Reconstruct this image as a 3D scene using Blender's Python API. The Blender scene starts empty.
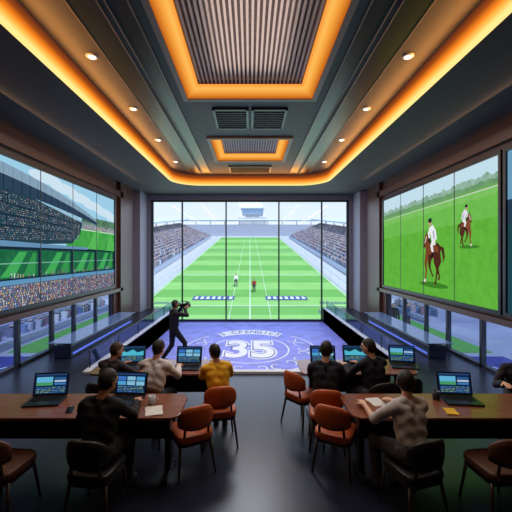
import bpy, bmesh, math, random
import numpy as np
from mathutils import Vector, Matrix
random.seed(7)
SC = bpy.context.scene
COL = SC.collection
SC.view_settings.view_transform = 'Standard'
PI = math.pi
V = Vector

def lin(c):
    r = []
    for v in c[:3]:
        v = v/255.0
        r.append(v/12.92 if v <= 0.04045 else ((v+0.055)/1.055)**2.4)
    return (r[0], r[1], r[2], 1.0)

MATS = {}
def mat(name, rgb, rough=0.5, metal=0.0, var=0.12, scale=8.0, bump=0.0, spec=0.5):
    if name in MATS: return MATS[name]
    m = bpy.data.materials.new(name); m.use_nodes = True
    nt = m.node_tree; b = nt.nodes['Principled BSDF']
    b.inputs['Roughness'].default_value = rough
    b.inputs['Metallic'].default_value = metal
    b.inputs['Specular IOR Level'].default_value = spec
    tc = nt.nodes.new('ShaderNodeTexCoord')
    nz = nt.nodes.new('ShaderNodeTexNoise'); nz.inputs['Scale'].default_value = scale
    nt.links.new(tc.outputs['Object'], nz.inputs['Vector'])
    rp = nt.nodes.new('ShaderNodeValToRGB')
    c = lin(rgb)
    rp.color_ramp.elements[0].position = 0.3; rp.color_ramp.elements[1].position = 0.7
    rp.color_ramp.elements[0].color = tuple(max(0, x*(1-var)) for x in c[:3])+(1,)
    rp.color_ramp.elements[1].color = tuple(min(1, x*(1+var)) for x in c[:3])+(1,)
    nt.links.new(nz.outputs['Fac'], rp.inputs['Fac'])
    nt.links.new(rp.outputs['Color'], b.inputs['Base Color'])
    if bump > 0:
        bp = nt.nodes.new('ShaderNodeBump'); bp.inputs['Strength'].default_value = bump
        bp.inputs['Distance'].default_value = 0.02
        nt.links.new(nz.outputs['Fac'], bp.inputs['Height'])
        nt.links.new(bp.outputs['Normal'], b.inputs['Normal'])
    MATS[name] = m
    return m

def wood(name, rgb, rough=0.35):
    if name in MATS: return MATS[name]
    m = mat(name, rgb, rough)
    nt = m.node_tree
    mp = nt.nodes.new('ShaderNodeMapping'); mp.inputs['Scale'].default_value = (1.2, 14, 14)
    tc = [n for n in nt.nodes if n.type == 'TEX_COORD'][0]
    nz = [n for n in nt.nodes if n.type == 'TEX_NOISE'][0]
    nz.inputs['Scale'].default_value = 3; nz.inputs['Detail'].default_value = 6
    nt.links.new(tc.outputs['Object'], mp.inputs['Vector'])
    nt.links.new(mp.outputs['Vector'], nz.inputs['Vector'])
    rp = [n for n in nt.nodes if n.type == 'VALTORGB'][0]
    c = lin(rgb)
    rp.color_ramp.elements[0].color = tuple(x*0.7 for x in c[:3])+(1,)
    rp.color_ramp.elements[1].color = tuple(min(1, x*1.25) for x in c[:3])+(1,)
    return m

def emit(name, rgb, strength=1.0, rgb2=None, scale=6.0):
    if name in MATS: return MATS[name]
    m = bpy.data.materials.new(name); m.use_nodes = True
    nt = m.node_tree; nt.nodes.clear()
    o = nt.nodes.new('ShaderNodeOutputMaterial'); e = nt.nodes.new('ShaderNodeEmission')
    e.inputs['Color'].default_value = lin(rgb); e.inputs['Strength'].default_value = strength
    if rgb2:
        tc = nt.nodes.new('ShaderNodeTexCoord'); nz = nt.nodes.new('ShaderNodeTexNoise'); nz.inputs['Scale'].default_value = scale; nz.inputs['Detail'].default_value = 8
        nz.inputs['Roughness'].default_value = .7
        rp = nt.nodes.new('ShaderNodeValToRGB'); rp.color_ramp.elements[0].position = .3; rp.color_ramp.elements[1].position = .7
        rp.color_ramp.elements[0].color = lin(rgb); rp.color_ramp.elements[1].color = lin(rgb2)
        nt.links.new(tc.outputs['Object'], nz.inputs['Vector']); nt.links.new(nz.outputs['Fac'], rp.inputs['Fac']); nt.links.new(rp.outputs['Color'], e.inputs['Color'])
    nt.links.new(e.outputs[0], o.inputs[0])
    MATS[name] = m
    return m

def emit_grad(name, stops, z0, z1, strength=1.0):
    m = bpy.data.materials.new(name); m.use_nodes = True
    nt = m.node_tree; nt.nodes.clear()
    o = nt.nodes.new('ShaderNodeOutputMaterial'); e = nt.nodes.new('ShaderNodeEmission')
    tc = nt.nodes.new('ShaderNodeTexCoord'); sp = nt.nodes.new('ShaderNodeSeparateXYZ'); mr = nt.nodes.new('ShaderNodeMapRange')
    mr.inputs['From Min'].default_value = z0; mr.inputs['From Max'].default_value = z1
    rp = nt.nodes.new('ShaderNodeValToRGB')
    nt.links.new(tc.outputs['Object'], sp.inputs[0]); nt.links.new(sp.outputs['Z'], mr.inputs['Value']); nt.links.new(mr.outputs[0], rp.inputs['Fac'])
    el = rp.color_ramp.elements
    while len(el) < len(stops): el.new(.5)
    for i, (p, c) in enumerate(stops): el[i].position = p; el[i].color = lin(c)
    nt.links.new(rp.outputs['Color'], e.inputs['Color']); e.inputs['Strength'].default_value = strength
    nt.links.new(e.outputs[0], o.inputs[0])
    MATS[name] = m
    return m

def glass(name, tint=(235, 242, 248), refl=0.05):
    if name in MATS: return MATS[name]
    m = bpy.data.materials.new(name); m.use_nodes = True
    nt = m.node_tree; nt.nodes.clear()
    o = nt.nodes.new('ShaderNodeOutputMaterial')
    t = nt.nodes.new('ShaderNodeBsdfTransparent'); t.inputs[0].default_value = lin(tint)
    g = nt.nodes.new('ShaderNodeBsdfGlossy'); g.inputs['Roughness'].default_value = 0.03
    x = nt.nodes.new('ShaderNodeMixShader'); x.inputs[0].default_value = refl
    nt.links.new(t.outputs[0], x.inputs[1]); nt.links.new(g.outputs[0], x.inputs[2])
    nt.links.new(x.outputs[0], o.inputs[0])
    MATS[name] = m
    return m

# ---------------------------------------------------------------- mesh builder
class MB:
    def __init__(s): s.bm = bmesh.new()
    def box(s, x0, x1, y0, y1, z0, z1, mi=0, bev=0.0):
        vs = [s.bm.verts.new(p) for p in ((x0,y0,z0),(x1,y0,z0),(x1,y1,z0),(x0,y1,z0),(x0,y0,z1),(x1,y0,z1),(x1,y1,z1),(x0,y1,z1))]
        fs = [s.bm.faces.new([vs[i] for i in q]) for q in ((3,2,1,0),(4,5,6,7),(0,1,5,4),(1,2,6,5),(2,3,7,6),(3,0,4,7))]
        for f in fs: f.material_index = mi
        if bev > 0:
            es = list({e for f in fs for e in f.edges})
            r = bmesh.ops.bevel(s.bm, geom=es, offset=bev, segments=2, profile=0.5, affect='EDGES')
            for f in r['faces']: f.material_index = mi
        return s
    def poly(s, pts, mi=0):
        f = s.bm.faces.new([s.bm.verts.new(p) for p in pts]); f.material_index = mi; return f
    def tube(s, p0, p1, r0, r1=None, n=10, mi=0):
        if r1 is None: r1 = r0
        p0 = V(p0); p1 = V(p1); d = (p1-p0).normalized()
        a = d.orthogonal().normalized(); b = d.cross(a)
        A = []; B = []
        for i in range(n):
            t = 2*PI*i/n; o = a*math.cos(t)+b*math.sin(t)
            A.append(s.bm.verts.new(p0+o*r0)); B.append(s.bm.verts.new(p1+o*r1))
        for i in range(n):
            j = (i+1) % n
            s.bm.faces.new((A[i],A[j],B[j],B[i])).material_index = mi
        s.bm.faces.new(A[::-1]).material_index = mi; s.bm.faces.new(B).material_index = mi
        return s
    def lathe(s, prof, c=(0,0,0), n=20, mi=0):
        rings = []
        for r, z in prof:
            rings.append([s.bm.verts.new((c[0]+r*math.cos(2*PI*i/n), c[1]+r*math.sin(2*PI*i/n), c[2]+z)) for i in range(n)])
        for k in range(len(rings)-1):
            for i in range(n):
                j = (i+1) % n
                s.bm.faces.new((rings[k][i],rings[k][j],rings[k+1][j],rings[k+1][i])).material_index = mi
        s.bm.faces.new(rings[0][::-1]).material_index = mi; s.bm.faces.new(rings[-1]).material_index = mi
        return s
    def prism(s, outline, z0, z1, mi=0, bev=0.0):
        A = [s.bm.verts.new((x,y,z0)) for x, y in outline]; B = [s.bm.verts.new((x,y,z1)) for x, y in outline]
        n = len(A); top = s.bm.faces.new(B); bot = s.bm.faces.new(A[::-1]); fs = [top, bot]
        for i in range(n):
            j = (i+1) % n
            fs.append(s.bm.faces.new((A[i],A[j],B[j],B[i])))
        for f in fs: f.material_index = mi
        if bev > 0:
            es = list(top.edges)+list(bot.edges)
            bmesh.ops.bevel(s.bm, geom=es, offset=bev, segments=3, profile=0.5, affect='EDGES')
        return s
    def ball(s, c, r, sub=2, mi=0):
        m = Matrix.Translation(V(c)) @ Matrix.Diagonal(V((r[0], r[1], r[2], 1))) if not isinstance(r, (int, float)) else Matrix.Translation(V(c)) @ Matrix.Scale(r, 4)
        q = bmesh.ops.create_icosphere(s.bm, subdivisions=sub, radius=1, matrix=m)
        for f in {f for v in q['verts'] for f in v.link_faces}: f.material_index = mi
        return s
    def build(s, name, mats, parent=None, smooth=False, recalc=True):
        if recalc: bmesh.ops.recalc_face_normals(s.bm, faces=s.bm.faces)
        me = bpy.data.meshes.new(name); s.bm.to_mesh(me); s.bm.free()
        for m in (mats if isinstance(mats, (list, tuple)) else [mats]): me.materials.append(m)
        if smooth:
            me.polygons.foreach_set('use_smooth', [True]*len(me.polygons))
        o = bpy.data.objects.new(name, me); COL.objects.link(o)
        if parent: o.parent = parent
        return o

def rounded_rect(x0, x1, y0, y1, r, n=5):
    out = []
    for cx, cy, a0 in ((x1-r, y0+r, -PI/2), (x1-r, y1-r, 0), (x0+r, y1-r, PI/2), (x0+r, y0+r, PI)):
        for i in range(n+1):
            a = a0+PI/2*i/n
            out.append((cx+r*math.cos(a), cy+r*math.sin(a)))
    return out

def tag(o, label, cat, group=None, kind=None):
    o['label'] = label; o['category'] = cat
    if group: o['group'] = group
    if kind: o['kind'] = kind
    return o
def struct(o): o['kind'] = 'structure'; return o
def thing(name, label, cat, loc=(0,0,0), rz=0.0, group=None):
    o = bpy.data.objects.new(name, None); o.empty_display_size = 0.1; COL.objects.link(o)
    o.location = loc; o.rotation_euler = (0, 0, rz)
    return tag(o, label, cat, group)
def dup(root, loc, rz, label):
    r = root.copy(); COL.objects.link(r); r.location = loc; r.rotation_euler = (0, 0, rz); r['label'] = label
    for ch in list(root.children):
        c = ch.copy(); COL.objects.link(c); c.parent = r
        for g in list(ch.children):
            d = g.copy(); COL.objects.link(d); d.parent = c
    return r

# ---------------------------------------------------------------- materials
M_floor = mat('dark_floor', (32, 37, 54), 0.32, var=0.15, scale=2, spec=.4)
M_brown = wood('dark_wood_wall', (84, 52, 40), 0.45)
M_soffit = mat('soffit_plaster', (84, 76, 76), 0.75, var=0.03)
M_tray = mat('tray_plaster', (40, 38, 44), 0.6, var=0.03)
M_rail = mat('ceiling_rail', (112, 104, 102), 0.5, var=.03)
M_column = mat('column_stone', (142, 140, 154), 0.6, var=0.06)
M_white = mat('white_paint', (212, 216, 226), 0.5, var=0.03)
M_black = mat('black_metal', (12, 12, 15), 0.4)
M_gloss = mat('black_gloss', (7, 7, 10), 0.3, spec=.3)
M_dkmetal = mat('mullion_metal', (52, 58, 68), 0.4, 0.3)
M_glass = glass('window_glass', (246, 250, 253), .03)
M_glass2 = glass('side_window_glass', (176, 188, 220), .07)
M_bal = glass('balustrade_glass', (206, 222, 246), 0.14)
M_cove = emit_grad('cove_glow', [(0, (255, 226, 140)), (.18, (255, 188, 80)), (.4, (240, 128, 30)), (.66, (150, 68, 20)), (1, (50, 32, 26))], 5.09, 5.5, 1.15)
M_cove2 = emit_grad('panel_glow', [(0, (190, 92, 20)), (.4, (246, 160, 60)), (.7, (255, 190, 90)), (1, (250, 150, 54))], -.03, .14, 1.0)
M_desk = wood('desk_wood', (134, 82, 60), 0.22)
M_orange = mat('orange_leather', (188, 90, 38), 0.5, var=0.08, bump=0.05)
M_brleath = mat('brown_leather', (84, 50, 36), 0.5, var=0.1, bump=0.05)
M_dkleath = mat('black_leather', (30, 28, 34), 0.4, var=0.1)
M_leg = wood('chair_leg_wood', (46, 30, 24))
M_laptop = mat('laptop_shell', (34, 36, 42), 0.35, 0.4)
M_keys = mat('laptop_keys', (12, 12, 14), 0.6)
M_pad = mat('laptop_touchpad', (54, 56, 62), 0.3)
M_paper = mat('paper', (228, 228, 224), 0.8, var=0.02)
M_yellow = mat('yellow_pad', (236, 190, 40), 0.7)
M_purple = mat('purple_carpet', (132, 136, 238), 0.55, var=0.2, scale=2.2)
M_purple2 = mat('purple_terrace', (66, 64, 140), 0.6, var=0.2, scale=3)
M_emblem = mat('emblem_white', (236, 238, 250), 0.6, var=0.04)

# ---------------------------------------------------------------- room shell
WX = 4.9; DG = 15.7; PX = 3.28; PY = 7.2; PZ = -0.6; SZ = 5.1; TZ = 5.5; CX = 2.84; CE = 13.5; CR = 1.0
b = MB()
b.box(-5.2, 5.2, -3.2, PY, -0.25, 0); b.box(-5.2, -PX, PY, DG+.2, -0.85, 0); b.box(PX, 5.2, PY, DG+.2, -0.85, 0)
b.box(-PX, PX, PY, DG+.2, -0.85, PZ)
b.box(-PX, PX, PY-.1, PY, -0.85, -.25)
struct(b.build('floor', M_floor))

b = MB()
H1 = (-1.22, 1.22, 2.6, 6.87); H2 = (-1.05, 1.05, 9.27, 11.4)
b.box(-5.2, -CX, -3.2, DG+.2, SZ, 6.1, 0); b.box(CX, 5.2, -3.2, DG+.2, SZ, 6.1, 0)
b.box(-CX, CX, CE, DG+.2, SZ, 6.1, 0); b.box(-CX, CX, -3.2, 1.2, SZ, 6.1, 0)
for s in (-1, 1):
    arcp = [(s*(CX-CR+CR*math.cos(a)), CE-CR+CR*math.sin(a)) for a in np.linspace(0, PI/2, 13)]
    b.prism([(s*CX, CE)]+arcp[::-1], SZ, TZ+.1, 0)
for x0, x1, y0, y1 in ((-CX, -1.22, 1.2, CE), (1.22, CX, 1.2, CE), (-1.22, 1.22, 1.2, 2.6), (-1.22, 1.22, 6.87, 9.27),
                       (-1.22, 1.22, 11.4, CE), (-1.22, -1.05, 9.27, 11.4), (1.05, 1.22, 9.27, 11.4)):
    b.box(x0, x1, y0, y1, TZ, TZ+.12, 1)
b.box(-5.3, 5.3, -3.3, DG+.3, 6.1, 6.3, 0)
struct(b.build('ceiling', [M_soffit, M_tray]))

for sgn, nm in ((-1, 'left'), (1, 'right')):
    b = MB()
    xa, xb = sorted((sgn*WX, sgn*(WX+.2)))
    b.box(xa, xb, -3.2, DG+.1, 1.16, SZ); b.box(xa, xb, -3.2, 6.2, 0, 1.16)
    b.box(xa, xb, 12.6, DG+.1, 0, 1.16)
    struct(b.build('wall_'+nm, M_brown))
b = MB(); b.box(-5.1, 5.1, -3.2, -3.0, 0, SZ); struct(b.build('wall_back', M_brown))
b = MB()
b.box(-5.1, 5.1, DG, DG+.2, 4.87, SZ)
b.box(-5.1, -4.44, DG, DG+.2, 0, 4.87); b.box(4.44, 5.1, DG, DG+.2, 0, 4.87)
struct(b.build('wall_front', M_column))
for i, sgn in enumerate((-1, 1)):
    b = MB()
    xa, xb = sorted((sgn*WX, sgn*(WX-.32)))
    b.box(xa, xb, 14.6, 15.65, 0, SZ, 0, 0.02)
    struct(b.build('trim_%d' % (i+1), M_column))
    b = MB()
    xa, xb = sorted((sgn*WX, sgn*(WX-.12)))
    b.box(xa, xb, 1, 13.2, 4.55, 4.75); b.box(xa, xb, 1, 13.2, 1.06, 1.18); b.box(xa, xb, 12.95, 14.3, 0, SZ)
    struct(b.build('trim_%d' % (i+3), wood('bronze_trim', (80, 50, 38), 0.4)))
b = MB()
b.box(-PX-.1, PX+.1, PY-.14, PY, -.3, .05, 0, .01)
struct(b.build('trim_5', M_white))
for i, sgn in enumerate((-1, 1)):
    b = MB(); xa, xb = sorted((sgn*PX, sgn*(PX+.12)))
    b.box(xa, xb, PY, DG-.1, PZ, .05, 0, .01)
    struct(b.build('trim_%d' % (i+6), M_white))

# main window
def px2x(px, d): return (px-250)*d/350.0
b = MB()
mull = [px2x(p, DG) for p in (182, 226, 279, 322)]
for x in mull: b.box(x-.03, x+.03, DG+.03, DG+.13, PZ, 4.87)
for x in (-4.40, 4.40): b.box(x-.05, x+.05, DG+.02, DG+.14, 0, 4.87)
b.box(-4.44, 4.44, DG+.02, DG+.14, 4.79, 4.87); b.box(-PX, PX, DG+.02, DG+.14, PZ, PZ+.1)
w1 = struct(b.build('window_1', M_dkmetal))
b = MB(); b.poly([(-4.4, DG+.08, 0), (4.4, DG+.08, 0), (4.4, DG+.08, 4.8), (-4.4, DG+.08, 4.8)])
b.poly([(-PX, DG+.08, PZ), (PX, DG+.08, PZ), (PX, DG+.08, 0), (-PX, DG+.08, 0)])
b.build('pane', M_glass, w1)
for i, sgn in enumerate((-1, 1)):
    b = MB()
    xa, xb = sorted((sgn*(WX+.04), sgn*(WX+.14)))
    b.box(xa, xb, 6.2, 12.6, 0, .06); b.box(xa, xb, 6.2, 12.6, 1.1, 1.16)
    for y in (6.24, 7.5, 8.8, 9.9, 11.3, 12.56): b.box(xa, xb, y-.04, y+.04, 0, 1.16)
    w = struct(b.build('window_%d' % (i+2), M_dkmetal))
    b = MB(); x = sgn*(WX+.09)
    b.poly([(x, 6.2, .05), (x, 12.6, .05), (x, 12.6, 1.12), (x, 6.2, 1.12)])
    b.build('pane', M_glass2, w)

# ---------------------------------------------------------------- ceiling things
b = MB()
z0, z1 = SZ-.012, SZ+.4; LO = .06
b.box(-CX-LO, -CX+.025, 1.2, CE-CR, z0, z1); b.box(CX-.025, CX+LO, 1.2, CE-CR, z0, z1)
b.box(-CX+CR, CX-CR, CE-.025, CE+LO, z0, z1); b.box(-CX, CX, 1.2, 1.225, z0, z1)
for s in (-1, 1):
    aa = np.linspace(0, PI/2, 13)
    o1 = [(s*(CX-CR+(CR+LO)*math.cos(a)), CE-CR+(CR+LO)*math.sin(a)) for a in aa]; o2 = [(s*(CX-CR+(CR-.025)*math.cos(a)), CE-CR+(CR-.025)*math.sin(a)) for a in aa]
    b.prism(o1+o2[::-1], z0, z1)
tag(b.build('cove_light', M_cove), 'continuous orange glowing cove strip running round the edge of the ceiling recess', 'light')

def ceiling_panel(h, label, n):
    x0, x1, y0, y1 = h
    t = thing('ceiling_light', label, 'light', ((x0+x1)/2, (y0+y1)/2, TZ), 0, 'orange framed ceiling light panels')
    X = (x1-x0)/2; Y = (y1-y0)/2; k = .24
    b = MB()
    for a in ((-X-.09, X+.09, -Y-.09, -Y), (-X-.09, X+.09, Y, Y+.09), (-X-.09, -X, -Y, Y), (X, X+.09, -Y, Y)):
        b.box(a[0], a[1], a[2], a[3], -.05, 0)
    b.build('frame', M_rail, t)
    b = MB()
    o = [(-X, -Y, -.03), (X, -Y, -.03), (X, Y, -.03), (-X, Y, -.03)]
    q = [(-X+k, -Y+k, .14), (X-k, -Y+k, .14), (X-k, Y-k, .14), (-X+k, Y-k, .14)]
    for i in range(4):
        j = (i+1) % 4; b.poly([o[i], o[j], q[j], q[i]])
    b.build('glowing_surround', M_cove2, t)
    b = MB()
    b.box(-X+k-.05, X-k+.05, -Y+k-.05, Y-k+.05, .24, .27, 1)
    for i in range(n):
        x = -X+k+(2*(X-k))*(i+.5)/n
        b.box(x-.017, x+.017, -Y+k, Y-k, .15, .2, 0)
    b.build('grille', [mat('grille_slat', (208, 190, 184), 0.6, var=.03), mat('grille_back', (150, 136, 134), 0.8)], t)
ceiling_panel(H1, 'large orange framed ceiling light panel with ribbed grille, nearest overhead', 26)
ceiling_panel(H2, 'smaller orange framed ceiling light panel beyond the first air vents', 22)
for (x0, x1, y0, y1, lb) in ((-.8, -.03, 7.38, 8.54, 'dark rectangular air vent behind the large light panel, left of the pair'),
                             (.03, .8, 7.38, 8.54, 'dark rectangular air vent behind the large light panel, right of the pair'),
                             (-.75, .75, 12.15, 13.1, 'dark air vent nearest the window beyond the small light panel')):
    t = thing('ceiling_vent', lb, 'vent', ((x0+x1)/2, (y0+y1)/2, TZ), 0, 'dark ceiling air vents')
    X = (x1-x0)/2; Y = (y1-y0)/2
    b = MB()
    for a in ((-X, X, -Y, -Y+.05), (-X, X, Y-.05, Y), (-X, -X+.05, -Y, Y), (X-.05, X, -Y, Y)): b.box(*a, -.04, 0)
    b.build('frame', M_dkmetal, t)
    b = MB(); b.box(-X+.03, X-.03, -Y+.03, Y-.03, -.012, 0); b.build('backing', M_black, t)
    b = MB(); n = 9
    for i in range(n):
        y = -Y+.08+(2*Y-.16)*i/(n-1)
        b.box(-X+.05, X-.05, y-.012, y+.012, -.03, -.012)
    b.build('louvre', mat('louvre_metal', (30, 32, 38), 0.5), t)
for sgn, sd in ((-1, 'left'), (1, 'right')):
    for xx, w, lb in ((1.62, .26, 'inner black slot strip along the %s half of the ceiling recess' % sd),
                      (2.05, .36, 'wide outer black track strip along the %s half of the ceiling recess' % sd)):
        t = thing('ceiling_track', lb, 'ceiling track', (sgn*xx, 7.3, TZ), 0, 'black ceiling track strips')
        b = MB(); b.box(-w/2, w/2, -5.9, 5.9, -.02, 0); b.build('channel', M_gloss, t)
        for q in (-1, 1):
            b = MB(); xa, xb = sorted((q*w/2, q*(w/2+.02))); b.box(xa, xb, -5.9, 5.9, -.03, 0); b.build('edge_rail', M_rail, t)
    nth = ['nearest the camera', 'second from the camera', 'third from the camera', 'fourth, nearest the window']
    for i, y in enumerate((5.45, 7.4, 9.4, 11.6)):
        t = thing('downlight', 'small round recessed downlight in the ceiling recess on the %s side, %s' % (sd, nth[i]), 'light', (sgn*2.46, y, TZ), 0, 'recessed ceiling downlights')
        b = MB(); b.lathe([(.075, -.02), (.09, -.012), (.09, 0)]); b.build('trim_ring', M_white, t, True)
        b = MB(); b.lathe([(.05, -.026), (.055, -.0195)]); b.build('lamp', emit('downlight_glow', (255, 238, 210), 4), t)
        L = bpy.data.lights.new('downlight_lamp', 'SPOT'); L.energy = 50; L.color = (1, .84, .68); L.spot_size = 1.7; L.spot_blend = .6; L.shadow_soft_size = .08
        lo = bpy.data.objects.new('downlight_lamp', L); COL.objects.link(lo); lo.location = (sgn*2.46, y, TZ-.06)

# ---------------------------------------------------------------- pictures on screens
class Pic:
    def __init__(s, f, eps=.0015): s.f = f; s.bm = bmesh.new(); s.mats = []; s.idx = {}; s.eps = eps
    def mi(s, rgb, k=1.0):
        key = tuple(rgb)
        if key not in s.idx:
            s.idx[key] = len(s.mats)
            if len(rgb) == 6: s.mats.append(emit('screen_texture_%d_%d_%d' % key[:3], key[:3], .95, key[3:], 5.0))
            else: s.mats.append(emit('screen_colour_%d_%d_%d' % key, key, .95))
        return s.idx[key]
    def poly(s, pts, rgb, layer=0):
        f = s.bm.faces.new([s.bm.verts.new(s.f(u, v, layer*s.eps)) for u, v in pts]); f.material_index = s.mi(rgb)
    def rect(s, u0, v0, u1, v1, rgb, layer=0): s.poly([(u0, v0), (u1, v0), (u1, v1), (u0, v1)], rgb, layer)
    def ell(s, cu, cv, ru, rv, rgb, layer=0, n=14, rot=0):
        c, q = math.cos(rot), math.sin(rot); pts = []
        for i in range(n):
            a = 2*PI*i/n; x = ru*math.cos(a); y = rv*math.sin(a)
            pts.append((cu+x*c-y*q, cv+x*q+y*c))
        s.poly(pts, rgb, layer)
    def limb(s, pts, w, rgb, layer=0):
        L = []; R = []
        for i, p in enumerate(pts):
            a = pts[max(0, i-1)]; c = pts[min(len(pts)-1, i+1)]
            d = V((c[0]-a[0], c[1]-a[1])).normalized(); n = V((-d.y, d.x))
            L.append((p[0]+n.x*w[i], p[1]+n.y*w[i])); R.append((p[0]-n.x*w[i], p[1]-n.y*w[i]))
        for i in range(len(pts)-1):
            s.poly([L[i], L[i+1], R[i+1], R[i]], rgb, layer)
    def build(s, name, parent):
        me = bpy.data.meshes.new(name); s.bm.to_mesh(me); s.bm.free()
        for m in s.mats: me.materials.append(m)
        o = bpy.data.objects.new(name, me); COL.objects.link(o); o.parent = parent
        return o

CROWD = [(196, 200, 216), (166, 132, 146), (112, 128, 176), (228, 230, 236), (94, 102, 130), (190, 170, 168), (136, 158, 200), (140, 114, 134), (124, 126, 150)]
SCROWD = [(150, 164, 178), (150, 96, 104), (86, 116, 160), (206, 212, 218), (48, 66, 84), (160, 142, 130), (84, 124, 150), (64, 84, 100), (176, 168, 140), (104, 96, 120), (56, 96, 110)]
SCROWD2 = [(196, 198, 206), (186, 90, 92), (90, 126, 190), (226, 226, 228), (60, 68, 92), (206, 162, 130), (110, 150, 196), (214, 186, 110), (140, 96, 130)]
def rnd(): return random.random()
def picture_left(p, W, H):
    p.rect(0, 0, W, H, (160, 210, 236), 0)
    for k in range(6): p.ell(W*(.3+.14*k), H*(.96-.035*k), W*.12, H*.045, (210, 232, 246), 1)
    p.poly([(W*.5, H*.58), (W, H*.56), (W, H*.67), (W*.5, H*.68)], (130, 150, 160), 1)
    for k in range(16): p.ell(W*(.62+.026*k), H*(.685+.01*rnd()), W*.026, H*(.03+.03*rnd()), random.choice([(84, 124, 96), (98, 140, 108), (70, 110, 86)]), 1)
    for k in range(260):
        u = .62+.38*rnd(); v = .605+.045*rnd(); p.rect(W*u, H*v, W*u+.03, H*v+.022, random.choice(SCROWD2), 2)
    p.poly([(W*.42, H*.4), (W, H*.38), (W, H*.61), (W*.56, H*.61)], (54, 150, 66, 84, 184, 84), 3)
    p.poly([(W*.64, H*.4), (W*.76, H*.4), (W*.8, H*.61), (W*.75, H*.61)], (88, 188, 90), 4)
    p.poly([(W*.88, H*.39), (W, H*.38), (W, H*.5), (W*.94, H*.6)], (88, 188, 90), 4)
    p.limb([(W*.58, H*.6), (W, H*.6)], [.015, .015], (210, 228, 212), 4)
    p.poly([(0, H*.42), (W*.5, H*.46), (W*.58, H*.56), (W*.6, H*.66), (0, H*.84)], (40, 66, 80), 4)
    up = [(W*t, H*(.965-.12*t-.27*t*t)) for t in np.linspace(0, .76, 17)]
    lo_ = [(W*t, H*(.8-.1*t-.1*t*t)) for t in np.linspace(0, .76, 17)]
    for i in range(16): p.poly([lo_[i], lo_[i+1], up[i+1], up[i]], (46, 68, 90), 7)
    mid = [(W*t, H*(.89-.12*t-.18*t*t)) for t in np.linspace(0, .76, 17)]
    for i in range(16): p.poly([mid[i], mid[i+1], up[i+1], up[i]], (136, 164, 186), 8)
    for i in range(16):
        p.limb([mid[i], lo_[i]], [.012, .012], (26, 40, 58), 9)
        p.limb([up[i], mid[i]], [.01, .01], (112, 138, 160), 9)
    for k in range(5):
        u = W*(.06+.12*k); p.limb([(u, H*.5), (u+W*.01, H*(.8-.03*k))], [.012, .012], (30, 46, 62), 6)
    for r in range(22):
        for k in range(110):
            t = (k+rnd()*.9)/110*.57; v = .46+.0148*r*(1-.5*t)+.06*t
            if rnd() < .7: p.rect(W*t, H*v, W*t+.018, H*v+.018, random.choice(SCROWD), 5)
    for k in range(3): p.limb([(0, H*(.55+.08*k)), (W*(.5+.03*k), H*(.55+.045*k))], [.02, .012], (30, 50, 66), 6)
    p.poly([(0, 0), (W, 0), (W, H*.4), (W*.6, H*.42), (0, H*.44)], (26, 44, 58), 5)
    p.poly([(0, H*.415), (W*.66, H*.41), (W*.66, H*.43), (0, H*.455)], (104, 146, 184), 6)
    for k in range(4):
        u = W*(.015+.2475*k); s = W*.225
        p.poly([(u, H*.2), (u+s, H*.2), (u+s, H*.39), (u, H*.395)], (24, 88, 62, 40, 122, 76), 6)
        p.poly([(u+s*.08, H*.21), (u+s*.4, H*.21), (u+s*.7, H*.38), (u+s*.5, H*.38)], (66, 172, 90), 7)
        p.poly([(u+s*.6, H*.21), (u+s*.92, H*.21), (u+s*.95, H*.375), (u+s*.86, H*.375)], (54, 150, 80), 7)
        p.limb([(u, H*.3), (u+s, H*.3)], [.01, .01], (130, 186, 170), 8)
        for j in range(14):
            uu = u+s*rnd()*.9; p.rect(uu, H*.2, uu+.03, H*(.215+.02*rnd()), random.choice(SCROWD), 9)
    p.poly([(0, H*.155), (W, H*.155), (W, H*.188), (0, H*.188)], (96, 150, 190), 6)
    p.rect(0, 0, W, H*.155, (84, 92, 112), 6)
    for r in range(9):
        for k in range(120):
            t = (k+rnd()*.9)/120
            if rnd() < .85: p.rect(W*t, H*(.002+.0168*r), W*t+.026, H*(.014+.0168*r), random.choice(SCROWD2), 7)

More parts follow.
